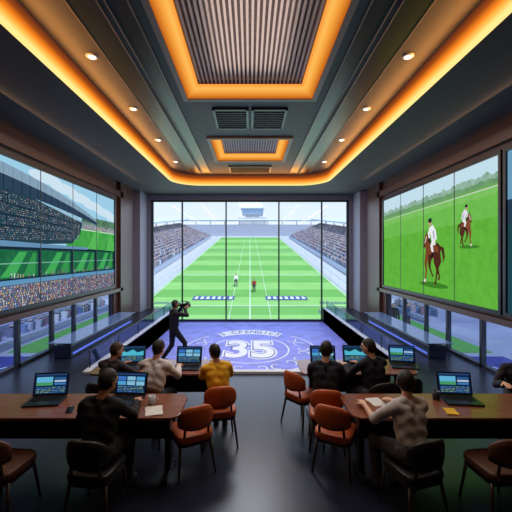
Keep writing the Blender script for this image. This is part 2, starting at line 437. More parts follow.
def horse_run(p, cu, cv, h, coat, dark, silks, flip=1, su=1.3):
    k = h/2.4
    def q(x, y): return (cu+flip*x*k*su, cv+y*k)
    def lm(pts, w, c, l):
        L = []; R = []
        for i, pt in enumerate(pts):
            a = pts[max(0, i-1)]; e = pts[min(len(pts)-1, i+1)]
            d = V((e[0]-a[0], e[1]-a[1])).normalized(); n = V((-d.y, d.x))
            L.append(q(pt[0]+n.x*w[i], pt[1]+n.y*w[i])); R.append(q(pt[0]-n.x*w[i], pt[1]-n.y*w[i]))
        for i in range(len(pts)-1): p.poly([L[i], L[i+1], R[i+1], R[i]], c, l)
    def el(x, y, rx, ry, c, l, rot=0):
        pts = []
        for i in range(20):
            a = 2*PI*i/20; X = rx*math.cos(a); Y = ry*math.sin(a)
            pts.append(q(x+X*math.cos(rot)-Y*math.sin(rot), y+X*math.sin(rot)+Y*math.cos(rot)))
        p.poly(pts, c, l)
    lm([(.42, 1.3), (.56, 1.24), (.62, 1.0), (.58, .8)], [.05, .07, .05, .01], dark, 6)
    lm([(.34, 1.15), (.42, .82), (.34, .6), (.42, .32), (.38, .22)], [.12, .085, .045, .034, .045], dark, 6)
    lm([(.24, 1.1), (.24, .8), (.32, .54), (.26, .18), (.2, .06)], [.13, .09, .048, .034, .05], dark, 7)
    el(.24, 1.22, .25, .24, dark, 7); el(.1, 1.18, .28, .25, coat, 8, .1)
    el(.16, 1.05, .22, .1, dark, 9, .1)
    el(-.06, 1.18, .21, .28, coat, 10)
    lm([(-.16, 1.08), (-.25, .76), (-.22, .48), (-.28, .16), (-.34, .05)], [.11, .072, .042, .032, .048], coat, 11)
    lm([(.0, 1.05), (-.06, .74), (-.03, .58), (.08, .38), (.13, .32)], [.11, .072, .042, .032, .045], dark, 11)
    lm([(-.27, .2), (-.31, .09)], [.038, .046], (224, 218, 212), 12)
    lm([(-.06, 1.24), (-.14, 1.48), (-.2, 1.7)], [.2, .14, .095], coat, 12)
    lm([(.03, 1.36), (-.06, 1.6), (-.14, 1.78)], [.035, .045, .03], (34, 20, 16), 13)
    lm([(-.17, 1.76), (-.25, 1.57), (-.3, 1.36)], [.09, .08, .05], coat, 14)
    lm([(-.2, 1.7), (-.28, 1.44)], [.02, .016], (230, 224, 216), 15)
    el(-.3, 1.35, .05, .048, dark, 15)
    p.poly([q(-.24, 1.76), q(-.18, 1.81), q(-.23, 1.92)], dark, 14); p.poly([q(-.14, 1.8), q(-.09, 1.76), q(-.09, 1.91)], dark, 14)
    lm([(-.28, 1.44), (-.14, 1.54), (.02, 1.62)], [.012, .012, .012], (30, 22, 20), 16)
    el(.14, 1.42, .13, .05, (226, 226, 224), 13)
    lm([(.2, 1.56), (.06, 1.36), (.12, 1.12)], [.08, .065, .045], (238, 238, 240), 14)
    lm([(.12, 1.14), (.08, 1.0), (0, .97)], [.045, .045, .035], (30, 26, 26), 15)
    lm([(.2, 1.54), (.14, 1.82), (.02, 2.02)], [.13, .145, .115], silks, 15)
    lm([(.05, 1.98), (-.08, 1.8), (-.04, 1.62)], [.055, .05, .035], silks, 16)
    lm([(.2, 1.58), (.15, 1.86)], [.04, .04], (180, 180, 204), 16)
    el(-.02, 2.15, .08, .1, (206, 160, 130), 16); el(-.01, 2.23, .095, .085, (40, 36, 56), 17)

def picture_right(p, W, H):
    p.rect(0, 0, W, H, (88, 170, 56, 108, 190, 68), 0)
    p.poly([(0, H*.55), (W, H*.61), (W, H*.86), (0, H*.8)], (104, 184, 74, 120, 196, 86), 1)
    p.poly([(0, H*.7), (W, H*.76), (W, H*.86), (0, H*.8)], (118, 190, 90, 134, 202, 106), 2)
    p.rect(0, H*.845, W, H, (200, 228, 241), 2)
    for k in range(70):
        u = rnd(); p.ell(W*(k+.5)/70, H*(.82+.05*(k/70)), W*.02, H*(.02+.035*u), random.choice([(136, 172, 150), (148, 184, 164), (160, 192, 176)]), 4)
    for k in range(60):
        u = rnd(); p.ell(W*(k+.2)/60, H*(.795+.045*(k/60)), W*.022, H*(.015+.018*u), random.choice([(104, 150, 108), (116, 162, 114)]), 5)
    p.poly([(0, H*.76), (W, H*.805), (W, H*.828), (0, H*.785)], (112, 172, 92), 6)
    p.limb([(0, H*.762), (W, H*.808)], [.008, .012], (204, 222, 204), 7)
    for cu, cv, rr in ((.57, .1, .75), (.83, .42, .38)):
        p.ell(W*cu+.05, H*cv-.01, rr*.95, rr*.1, (62, 132, 42), 4, 20)
    horse_run(p, W*.56, H*.09, 1.86, (126, 70, 42), (78, 42, 30), (240, 240, 244))
    horse_run(p, W*.825, H*.41, 1.0, (132, 76, 50), (84, 46, 34), (230, 226, 240), -1)

def picture_plain(p, W, H):
    p.rect(0, 0, W, H, (30, 70, 80), 0); p.rect(0, H*.7, W, H, (110, 160, 190), 1); p.rect(0, H*.55, W, H*.7, (40, 60, 80), 1)

def screen_thing(name, label, cat, group, sgn, y0, y1, zb, zt, pic, seams, xw, e=.07):
    t = thing(name, label, cat, (sgn*xw, (y0+y1)/2, (zb+zt)/2), 0, group)
    Hh = (zt-zb)/2; Y = (y1-y0)/2
    b = MB()
    xa, xb = sorted((0, -sgn*.1))
    for a in ((-Y-e, Y+e, -Hh-e, -Hh), (-Y-e, Y+e, Hh, Hh+e), (-Y-e, -Y, -Hh, Hh), (Y, Y+e, -Hh, Hh)):
        b.box(xa, xb, a[0], a[1], a[2], a[3])
    b.build('frame', M_black, t)
    b = MB(); xc, xd = sorted((0, -sgn*.05)); b.box(xc, xd, -Y, Y, -Hh, Hh); b.build('panel', M_black, t)
    W = 2*Y; H = 2*Hh
    if sgn < 0: f = lambda u, v, l: (.055+l, -Y+u, -Hh+v)
    else: f = lambda u, v, l: (-.055-l, Y-u, -Hh+v)
    p = Pic(f); pic(p, W, H)
    for v in p.bm.verts:
        v.co.y = min(max(v.co.y, -Y), Y); v.co.z = min(max(v.co.z, -Hh), Hh)
    p.build('picture', t)
    for i in range(1, seams):
        b = MB(); y = -Y+2*Y*i/seams; x = -sgn*.088
        b.box(x-.004, x+.004, y-.01, y+.01, -Hh, Hh)
        b.build('panel_seam', M_black, t)
    return t
G = 'wall video screens'
screen_thing('video_screen', 'large wall screen on the left showing a grandstand crowd and racecourse', 'screen', G, -1, 6.55, 12.4, 1.32, 4.34, picture_left, 4, WX-.02)
screen_thing('video_screen', 'large wall screen on the right showing two galloping horses with riders on grass', 'screen', G, 1, 6.75, 12.6, 1.32, 4.34, picture_right, 4, WX-.02)
screen_thing('video_screen', 'second wall screen at the right edge, nearer than the horse picture', 'screen', G, 1, 5.2, 6.55, 1.32, 4.34, picture_plain, 1, WX-.02)

# ---------------------------------------------------------------- purple carpet with emblem
def text_polys(body, bold=0.0):
    cu = bpy.data.curves.new('t', 'FONT'); cu.body = body; cu.size = 1; cu.align_x = 'CENTER'; cu.offset = bold
    o = bpy.data.objects.new('t', cu); COL.objects.link(o)
    dg = bpy.context.evaluated_depsgraph_get(); dg.update()
    me = bpy.data.meshes.new_from_object(o.evaluated_get(dg))
    vs = [v.co.copy() for v in me.vertices]; fs = [list(p.vertices) for p in me.polygons]
    bpy.data.objects.remove(o); bpy.data.curves.remove(cu); bpy.data.meshes.remove(me)
    return vs, fs
def add_text(b, body, fn, bold=0.0, mi=0):
    vs, fs = text_polys(body, bold)
    nv = [b.bm.verts.new(fn(v.x, v.y)) for v in vs]
    for f in fs:
        try: b.bm.faces.new([nv[i] for i in f]).material_index = mi
        except ValueError: pass
def arc(b, cx, cy, rx, ry, w, a0, a1, z, n=28, mi=0, wy=None):
    wy = wy or w
    for i in range(n):
        A = a0+(a1-a0)*i/n; B = a0+(a1-a0)*(i+1)/n
        b.poly([(cx+rx*math.cos(A), cy+ry*math.sin(A), z), (cx+(rx+w)*math.cos(A), cy+(ry+wy)*math.sin(A), z),
                (cx+(rx+w)*math.cos(B), cy+(ry+wy)*math.sin(B), z), (cx+rx*math.cos(B), cy+ry*math.sin(B), z)], mi)
def curl(b, cx, cy, r, s, a0, z, w=.045):
    pts = []
    for i in range(18):
        t = i/17; a = a0+s*t*4.2; rr = r*(1-.75*t)
        pts.append((cx+rr*math.cos(a), cy+1.35*rr*math.sin(a), w*(1-.5*t)))
    for i in range(17):
        (xa, ya, wa), (xb, yb, wb) = pts[i], pts[i+1]
        d = V((xb-xa, yb-ya)).normalized(); n = V((-d.y, d.x))
        b.poly([(xa+n.x*wa, ya+n.y*wa, z), (xb+n.x*wb, yb+n.y*wb, z), (xb-n.x*wb, yb-n.y*wb, z), (xa-n.x*wa, ya-n.y*wa, z)])
cp = thing('carpet', 'purple carpet with a large white 35 emblem on the sunken floor before the window', 'carpet', (0, 0, PZ))
b = MB(); b.box(-PX+.03, PX-.03, PY+.05, DG-.05, 0, .02); b.build('pile', M_purple, cp)
b = MB(); ze = .024
vs, fs = text_polys('35', 0)
xs = [v.x for v in vs]; ys = [v.y for v in vs]
xm = (min(xs)+max(xs))/2; xw = max(xs)-min(xs); yw = max(ys)-min(ys); ym = min(ys)
for off, mi, zz in ((.085, 0, ze), (.05, 1, ze+.003), (.028, 0, ze+.006)):
    add_text(b, '35', lambda x, y: ((x-xm)/xw*1.4, 10.2+(y-ym)/yw*1.85, zz), off, mi)
EC = 11.15
arc(b, 0, EC, 1.62, 2.0, .4, math.radians(52), math.radians(128), ze, 30, 0, .75)
letters = 'S.CPENGICS'
for i, ch in enumerate(letters):
    a = math.radians(122-(122-58)*i/(len(letters)-1))
    cx, cy = 1.8*math.cos(a), EC+2.16*math.sin(a)
    t = (a-PI/2)*.8
    add_text(b, ch, lambda x, y: (cx+(x*math.cos(t)-y*math.sin(t)*1.9)*.34, cy+(x*math.sin(t)+y*math.cos(t)*1.9)*.34, ze+.004), .012, 1)
arc(b, 0, EC, 1.2, 1.5, .05, math.radians(130), math.radians(410), ze, 48)
arc(b, 0, EC, 2.08, 2.4, .05, math.radians(135), math.radians(405), ze, 60)
for s in (-1, 1):
    for k in range(8):
        a = math.radians(148+16*k) if s < 0 else math.radians(32-16*k)
        curl(b, 1.64*math.cos(a), EC+1.95*math.sin(a), .22, s*(1 if k % 2 else -1), a, ze, .028)
b.poly([(-3, 15.1, ze), (3, 15.1, ze), (3, 15.18, ze), (-3, 15.18, ze)])
b.build('emblem', [M_emblem, mat('emblem_purple', (84, 82, 184), .6)], cp, False, False)

def balustrade(label, x, ya, yb, hgt, n):
    t = thing('balustrade', label, 'balustrade', (x, 0, 0.05 if abs(x) < 3.5 else 0), 0, 'glass balustrades')
    ys = np.linspace(ya, yb, n+1)
    for i in range(n):
        b = MB(); b.box(-.008, .008, ys[i]+.04, ys[i+1]-.04, .03, hgt); b.build('glass_panel', M_bal, t)
    for y in ys:
        b = MB(); b.tube((0, y, 0), (0, y, hgt+.01), .014); b.build('post', M_dkmetal, t, True)
    b = MB(); b.box(-.016, .016, ya-.05, yb+.05, hgt, hgt+.02, 0, .006); b.build('handrail', M_dkmetal, t)
for sgn, sd in ((-1, 'left'), (1, 'right')):
    balustrade('low glass balustrade along the %s edge of the sunken purple floor' % sd, sgn*(PX+.06), PY+.1, DG-.5, .34, 5)
    t = thing('console', 'long low glass topped console under the %s wall screen' % sd, 'console', (sgn*4.35, 10.2, 0), 0, 'glass topped consoles')
    b = MB(); b.box(-.2, .2, -2.1, 2.1, 0, .3, 0, .02); b.build('body', mat('navy_lacquer', (30, 36, 66), .25), t)
    b = MB(); b.box(-.3, .3, -2.2, 2.2, .36, .38, 0, .005); b.build('glass_top', mat('console_glass', (110, 140, 190), .05), t)
    for yy in (-1.9, 0, 1.9):
        b = MB(); b.tube((0, yy, .3), (0, yy, .36), .03); b.build('stand_off', M_dkmetal, t, True)
    b = MB(); xa, xb = sorted((-sgn*.2, -sgn*.207)); b.box(xa, xb, -2.0, 2.0, .07, .12); b.build('light_strip', emit('console_glow', (96, 120, 236), 1.0), t)

# ---------------------------------------------------------------- outside
def zg(d): return -9.6+.12*d
M_g1 = mat('grass_light', (150, 206, 110), 0.9, var=0.06, scale=.3); M_g2 = mat('grass_dark', (116, 182, 82), 0.9, var=0.06, scale=.3)  # greens paled so that outdoor haze is put into the colour
M_line = mat('field_line', (226, 240, 214), 0.8, var=0.02); M_track = mat('dirt_track', (206, 206, 210), 0.9, var=0.05, scale=.5)
M_mark = mat('field_mark', (84, 96, 156), 0.8)
b = MB()
FW = 14.2
ds = [17.5]
while ds[-1] < 170: ds.append(ds[-1]*1.1)
for i in range(len(ds)-1):
    b.poly([(-FW, ds[i], zg(ds[i])), (FW, ds[i], zg(ds[i])), (FW, ds[i+1], zg(ds[i+1])), (-FW, ds[i+1], zg(ds[i+1]))], i % 2)
e = .04
def fl(x0, x1, d0, d1, mi=2, e=e): b.poly([(x0, d0, zg(d0)+e), (x1, d0, zg(d0)+e), (x1, d1, zg(d1)+e), (x0, d1, zg(d1)+e)], mi)
for x, hw in ((-FW+.3, .1), (0, .07), (FW-.3, .1)): fl(x-hw, x+hw, 20, 170, 2, .05)
for x in (-2.4, 2.4): fl(x-.035, x+.035, 20, 170, 2, .05)
for d in (45, 68, 110): fl(-FW+.3, FW-.3, d-.08-d*.0015, d+.08+d*.0015, 2, .06)
for s in (-1, 1):
    fl(min(s*2.2, s*8), max(s*2.2, s*8), 48.1, 50.4, 3, .07)
    for k in range(7):
        x = s*(2.7+.8*k); fl(x-.22, x+.22, 48.5, 49.9, 2, .09)
    for k in range(9):
        x = s*(9.4+.4*k); fl(x-.1, x+.1, 46.2, 47.0, 3, .07)
struct(b.build('field', [M_g1, M_g2, M_line, M_mark]))
b = MB()
b.poly([(-90, 16.5, zg(16.5)-.3), (90, 16.5, zg(16.5)-.3), (90, 260, zg(260)-.3), (-90, 260, zg(260)-.3)])
struct(b.build('ground', M_track))
for sgn, sd in ((-1, 'left'), (1, 'right')):
    t = thing('track_rail', 'white running rail along the %s edge of the green field' % sd, 'rail', (sgn*15.2, 0, 0), 0, 'running rails')
    b = MB(); b.tube((0, 40, zg(40)+1), (0, 170, zg(170)+1), .07, n=6); b.build('top_rail', M_white, t)
    for d in np.arange(42, 170, 6.0):
        b = MB(); b.tube((0, d, zg(d)-.3), (0, d, zg(d)+1), .05, n=6); b.build('post', M_white, t)
M_conc = mat('concrete', (170, 174, 186), 0.7, var=0.1, scale=.4)
for sgn, nm in ((-1, 'left'), (1, 'right')):
    b = MB(); xa, xb = sorted((sgn*5.1, sgn*18)); b.box(xa, xb, 2, 26, -1.9, -1.6)
    struct(b.build('terrace', M_conc))
    ma = thing('ground_mat', 'purple terrace mat with white rings seen through the low %s windows' % nm, 'mat', (sgn*7.6, 10.5, -1.6), 0, 'purple terrace mats')
    b = MB(); b.box(-2.3, 2.3, -4.5, 3.2, 0, .03); b.build('mat_surface', M_purple2, ma)
    for r in (.6, 1.0, 1.5):
        b = MB(); arc(b, 0, 0, r, r*1.6, .09, 0, 2*PI, .034, 36); b.build('ring', M_emblem, ma)
    tl = thing('turf_strip', 'bright green turf strip outside the low %s windows' % nm, 'turf', (sgn*7.6, 19.5, -1.6), 0, 'turf strips')
    b = MB(); b.box(-2.3, 2.3, -5.2, 6.3, 0, .03); b.build('turf_surface', mat('turf_green', (104, 172, 76), .9, var=.1, scale=3), tl)

M_roof = mat('stand_roof', (226, 234, 244), 0.6, var=0.03); M_tier = mat('stand_tier', (160, 166, 190), 0.9, var=0.06)
crowd_mats = [mat('crowd_%d' % i, c, 0.9, var=0.05) for i, c in enumerate(CROWD)]
def crowd(name, pts, label, size=1.0):
    vs = []; fs = []; mi = []
    for (x, y, z) in pts:
        n = len(vs); w = .3*size; h = .75*size
        vs += [(x-w*.7, y-w*.5, z), (x+w*.7, y-w*.5, z), (x+w*.7, y+w*.5, z), (x-w*.7, y+w*.5, z),
               (x-w, y-w*.5, z+h), (x+w, y-w*.5, z+h), (x+w, y+w*.5, z+h), (x-w, y+w*.5, z+h)]
        fs += [(n, n+1, n+5, n+4), (n+1, n+2, n+6, n+5), (n+2, n+3, n+7, n+6), (n+3, n, n+4, n+7), (n+4, n+5, n+6, n+7)]
        m = random.randrange(len(CROWD)); mi += [m]*5
        k = len(vs); r = .16*size; zc = z+h+r
        vs += [(x-r, y, zc), (x, y-r, zc), (x+r, y, zc), (x, y+r, zc), (x, y, zc+r), (x, y, zc-r)]
        for a in range(4):
            fs += [(k+a, k+(a+1) % 4, k+4), (k+(a+1) % 4, k+a, k+5)]; mi += [5, 5]
    me = bpy.data.meshes.new(name); me.from_pydata(vs, [], fs)
    for m in crowd_mats: me.materials.append(m)
    me.polygons.foreach_set('material_index', mi)
    o = bpy.data.objects.new(name, me); COL.objects.link(o)
    return tag(o, label, 'crowd', None, 'stuff')
def grandstand(sgn, label, clabel):
    t = thing('grandstand', label, 'grandstand', (0, 0, 0), 0, 'grandstands beside the field')
    X0, X1 = 19.4, 34.4; D0, D1 = 50, 172; n = 14; R = 5.8
    b = MB()
    for i in range(n):
        xa = X0+(X1-X0)*i/n; xb = X0+(X1-X0)*(i+1)/n; h = .4+R*(i+1)/n
        p = [(sgn*xa, D0, zg(D0)-1), (sgn*xb, D0, zg(D0)-1), (sgn*xb, D1, zg(D1)-1), (sgn*xa, D1, zg(D1)-1)]
        q = [(x, d, z+1+h) for x, d, z in p]
        b.poly(p); b.poly(q)
        for a in range(4): b.poly([p[a], p[(a+1) % 4], q[(a+1) % 4], q[a]])
    b.build('tier', M_tier, t)
    b = MB()
    p = [(sgn*30, D0, zg(D0)+8.6), (sgn*37, D0, zg(D0)+9.2), (sgn*37, D1, zg(D1)+9.2), (sgn*30, D1, zg(D1)+8.6)]
    q = [(x, d, z+.5) for x, d, z in p]
    b.poly(p); b.poly(q)
    for a in range(4): b.poly([p[a], p[(a+1) % 4], q[(a+1) % 4], q[a]])
    b.build('roof', M_roof, t)
    for d in np.arange(D0+4, D1, 15):
        b = MB(); b.tube((sgn*34.6, d, zg(d)+3), (sgn*34.6, d, zg(d)+9.0), .25, n=6); b.build('roof_post', M_white, t)
    b = MB()
    p = [(sgn*19.0, D0, zg(D0)-.2), (sgn*19.2, D0, zg(D0)-.2), (sgn*19.2, D1, zg(D1)-.2), (sgn*19.0, D1, zg(D1)-.2)]
    q = [(x, d, z+1.0) for x, d, z in p]; b.poly(q)
    for a in range(4): b.poly([p[a], p[(a+1) % 4], q[(a+1) % 4], q[a]])
    b.build('front_wall', mat('stand_front', (196, 204, 224), 0.6), t)
    pts = []
    for k in range(6500):
        i = random.randrange(n); d = 60+(D1-61)*rnd()**1.15
        xa = X0+(X1-X0)*(i+.5)/n
        pts.append((sgn*xa, d, zg(d)+.4+R*(i+1)/n))
    crowd('crowd', pts, clabel, 1.0)
grandstand(-1, 'long roofed grandstand along the left side of the green field', 'packed spectators filling the left grandstand outside')
grandstand(1, 'long roofed grandstand along the right side of the green field', 'packed spectators filling the right grandstand outside')
t = thing('grandstand', 'distant low grandstand across the far end of the field', 'grandstand', (0, 186, zg(186)), 0, 'grandstands beside the field')
b = MB()
for i in range(6): b.box(-48, 48, i*1.6, i*1.6+1.6, -2, 1.5+i*1.0)
b.build('tier', mat('far_tier', (160, 168, 188), .9), t)
b = MB(); b.box(-48, 48, 6, 12, 8.8, 9.5); b.build('roof', M_roof, t)
for x in range(-46, 47, 8):
    b = MB(); b.tube((x, 9.2, 0), (x, 9.2, 8.9), .25, n=6); b.build('roof_post', M_white, t)
t = thing('control_tower', 'pale glazed control tower rising at the centre of the far end', 'building', (1.5, 202, zg(202)), 0)
b = MB(); b.box(-8, 8, 0, 10, -2, 9.5); b.box(-4, 4, 1, 9, 9.5, 12); b.build('wall', mat('tower_wall', (190, 198, 210), .6), t)
b = MB(); b.box(-6, 6, -.6, 9, 11.0, 14.6); b.build('glazing', mat('tower_glass', (120, 148, 180), 0.2), t)
b = MB(); b.box(-6.8, 6.8, -1, 10, 14.6, 15.4); b.tube((0, 4, 15), (0, 4, 18.5), .25, n=6); b.build('roof', M_roof, t)
for sgn, d0, d1, sd in ((-1, 12, 26, 'left'), (1, 20.5, 26, 'right')):
    t = thing('grandstand', 'small open seating stand outside the low %s windows' % sd, 'grandstand', (sgn*10.2, 0, -1.6), 0, 'grandstands beside the field')
    b = MB()
    for i in range(6):
        xa, xb = sorted((sgn*i*.8, sgn*(i+1)*.8)); b.box(xa, xb, d0, d1, -.3, .35+.5*i)
    b.build('tier', M_tier, t)
    crowd('crowd', [(sgn*(10.6+.8*i), d0+.4+(d1-d0-.8)*rnd(), -1.25+.5*i) for i in range(6) for k in range(int((d1-d0)*3.2))],
          'spectators sitting in the small stand outside the %s windows' % sd, .55)

# ---------------------------------------------------------------- people
def ik(S, T, l1, l2, pole):
    d = T-S; L = min(d.length, (l1+l2)*.995); dr = d.normalized()
    a = (l1*l1-l2*l2+L*L)/(2*L); h = math.sqrt(max(0, l1*l1-a*a))
    pp = (pole-dr*pole.dot(dr)).normalized()
    return S+dr*a+pp*h, S+dr*L

class Body:
    def __init__(s): s.bm = bmesh.new(); s.pr = []; s.eyes = []
    def cap(s, p0, p1, r0, r1, lab):
        p0 = V(p0); p1 = V(p1)
        for p, r in ((p0, r0), (p1, r1)):
            bmesh.ops.create_icosphere(s.bm, subdivisions=2, radius=r, matrix=Matrix.Translation(p))
        d = p1-p0
        if d.length > 1e-4:
            q = d.to_track_quat('Z', 'Y').to_matrix().to_4x4()
            bmesh.ops.create_cone(s.bm, cap_ends=True, segments=14, radius1=r0, radius2=r1, depth=d.length, matrix=Matrix.Translation((p0+p1)/2) @ q)
        s.pr.append((p0, p1, r0, r1, lab))
    def ell(s, c, R, radii, lab):
        m = Matrix.Translation(c) @ R.to_4x4() @ Matrix.Diagonal(V((*radii, 1)))
        bmesh.ops.create_icosphere(s.bm, subdivisions=3, radius=1, matrix=m)
        r = sum(radii)/3; s.pr.append((V(c), V(c)+V((0, 0, .001)), r, r, lab))
    def hand(s, w, f, n, sd, k, curl=.5):
        f = f.normalized(); n = (n-f*n.dot(f)).normalized(); sv = f.cross(n).normalized()*sd
        for t in (-.022, 0, .022):
            s.cap(w+sv*t*k*.6, w+(f*.085+sv*t*1.1)*k, .019*k, .017*k, 'skin')
        for t, L in ((.033, .072), (.011, .082), (-.011, .076), (-.033, .06)):
            b0 = w+(f*.09+sv*t)*k; d1 = (f+n*curl*.5+sv*t*3).normalized(); b1 = b0+d1*L*.55*k
            d2 = (f+n*curl*1.6+sv*t*2).normalized()
            s.cap(b0, b1, .0105*k, .0098*k, 'skin'); s.cap(b1, b1+d2*L*.45*k, .0098*k, .0088*k, 'skin')
        t0 = w+(f*.03+sv*.03)*k; t1 = t0+(f*.6+sv*.8+n*.25).normalized()*.04*k
        s.cap(t0, t1, .015*k, .0125*k, 'skin'); s.cap(t1, t1+(f*.9+sv*.25+n*.4).normalized()*.032*k, .012*k, .0095*k, 'skin')
    def head(s, nb, R, k):
        c = nb+R @ V((0, .03, .165))*k
        s.cap(nb, nb+R @ V((0, .012, .1))*k, .052*k, .048*k, 'skin')
        s.hc = c; s.hR = R; s.hk = k
        s.ell(c, R, (.077*k, .097*k, .108*k), 'head')
        s.ell(c+R @ V((0, .032, -.065))*k, R, (.055*k, .06*k, .06*k), 'head')
        s.ell(c+R @ V((0, .045, -.1))*k, R, (.03*k, .038*k, .024*k), 'head')
        s.cap(c+R @ V((0, .094, .005))*k, c+R @ V((0, .112, -.03))*k, .01*k, .015*k, 'head')
        for x in (-1, 1):
            s.ell(c+R @ V((x*.081, -.002, -.015))*k, R, (.014*k, .026*k, .036*k), 'ear')
            s.cap(c+R @ V((x*.018, .09, .022))*k, c+R @ V((x*.05, .078, .022))*k, .011*k, .009*k, 'head')
            s.eyes.append(c+R @ V((x*.032, .088, .0))*k)
        s.mouth = c+R @ V((0, .094, -.066))*k

def finish(s, root, cols, voxel=.0085):
    me = bpy.data.meshes.new('body'); s.bm.to_mesh(me); s.bm.free()
    o = bpy.data.objects.new('body_tmp', me); COL.objects.link(o)
    r = o.modifiers.new('r', 'REMESH'); r.mode = 'VOXEL'; r.voxel_size = voxel; r.use_smooth_shade = True
    sm = o.modifiers.new('s', 'SMOOTH'); sm.factor = .5; sm.iterations = 5
    dg = bpy.context.evaluated_depsgraph_get(); dg.update()
    m2 = bpy.data.meshes.new_from_object(o.evaluated_get(dg)); m2.name = 'body'
    bpy.data.objects.remove(o)
    nv = len(m2.vertices); co = np.empty(nv*3); m2.vertices.foreach_get('co', co); co = co.reshape(-1, 3)
    no = np.empty(nv*3); m2.vertex_normals.foreach_get('vector', no); no = no.reshape(-1, 3)
    faces = [tuple(p.vertices) for p in m2.polygons]
    fc = np.empty(len(faces)*3); m2.polygons.foreach_get('center', fc); fc = fc.reshape(-1, 3)
    best = np.full(len(fc), 1e9); lab = np.zeros(len(fc), int); labs = []
    for (p0, p1, r0, r1, lb) in s.pr:
        if lb not in labs: labs.append(lb)
        a = np.array(p0); d = np.array(p1)-a; L2 = max(d @ d, 1e-9)
        t = np.clip(((fc-a) @ d)/L2, 0, 1)
        ds_ = np.linalg.norm(fc-(a+t[:, None]*d), axis=1)-(r0+(r1-r0)*t)
        mk = ds_ < best; best[mk] = ds_[mk]; lab[mk] = labs.index(lb)
    lbn = np.array(labs, dtype=object)[lab]
    m2.materials.clear(); m2.materials.append(mat('skin_'+cols['skin'][0], cols['skin'][1], .55, var=.03))
    bo = bpy.data.objects.new('body', m2); COL.objects.link(bo); bo.parent = root
    m2.polygons.foreach_set('use_smooth', [True]*len(m2.polygons))
    def shell(name, mask, off, material, thick=0, folds=0, rough=0):
        ids = np.nonzero(mask)[0]
        if len(ids) == 0: return
        fl_ = [faces[i] for i in ids]; used = sorted({v for f in fl_ for v in f}); mp = {v: i for i, v in enumerate(used)}
        C = co[used]; o_ = np.full(len(used), off)
        if folds:
            o_ = o_+folds*(1+np.sin(C[:, 2]*46+C[:, 0]*27+2*np.sin(C[:, 1]*19))*np.cos(C[:, 0]*21-C[:, 1]*33))
        if rough: o_ = o_+rough*np.sin(C[:, 0]*310)*np.sin(C[:, 1]*270+C[:, 2]*240)
        P = C+no[used]*o_[:, None]
        mm = bpy.data.meshes.new(name); mm.from_pydata(P.tolist(), [], [[mp[v] for v in f] for f in fl_])
        mm.materials.append(material); mm.polygons.foreach_set('use_smooth', [True]*len(mm.polygons))
        ob = bpy.data.objects.new(name, mm); COL.objects.link(ob); ob.parent = root
        if thick:
            so = ob.modifiers.new('edge', 'SOLIDIFY'); so.thickness = thick; so.offset = -1
        return ob
    k = s.hk
    shell(cols.get('top', 'shirt'), lbn == 'shirt', .007*k, cols['shirt'], .006, .006*k)
    shell('trousers', lbn == 'trouser', .007*k, cols['trouser'], .005, .004*k)
    for sd in (-1, 1):
        shell('shoe', (lbn == 'shoe') & (fc[:, 0]*sd > 0), .006*k, mat('shoe_black', (22, 20, 20), .4))
    hm = np.isin(lbn, ['head', 'skin'])
    lc = (fc-np.array(s.hc)) @ np.array(s.hR)/k
    near = (np.linalg.norm(lc, axis=1) < .17)
    line = np.interp(lc[:, 1], [-.06, -.02, .0, .03, .06, .1], [-.085, -.075, -.01, .015, .045, .062])
    hair = near & hm & (lc[:, 2] > line) & (lc[:, 2] > -.1)
    shell('hair', hair, .006*k, cols['hair'], .004, 0, .0028*k)
    for e_ in s.eyes:
        bb = MB(); bb.ball((0, 0, 0), .0125*k); eo = bb.build('eye', mat('eye_dark', (40, 32, 28), .2), root, True); eo.location = e_
    bb = MB(); bb.ball((0, 0, 0), (.022*k, .006*k, .006*k)); mo = bb.build('mouth', mat('lips', (150, 84, 76), .5), root, True)
    mo.location = s.mouth; mo.rotation_euler = s.hR.to_euler()

SK1 = ('a', (228, 180, 152)); SK2 = ('b', (204, 152, 122)); SK3 = ('c', (150, 106, 82))
M_hair = mat('hair_black', (28, 23, 21), .6, var=.4, scale=60); M_hair2 = mat('hair_brown', (66, 44, 30), .6, var=.4, scale=60)
def cloth(n, c): return mat('cloth_'+n, c, .85, var=.05, scale=7, bump=.15)

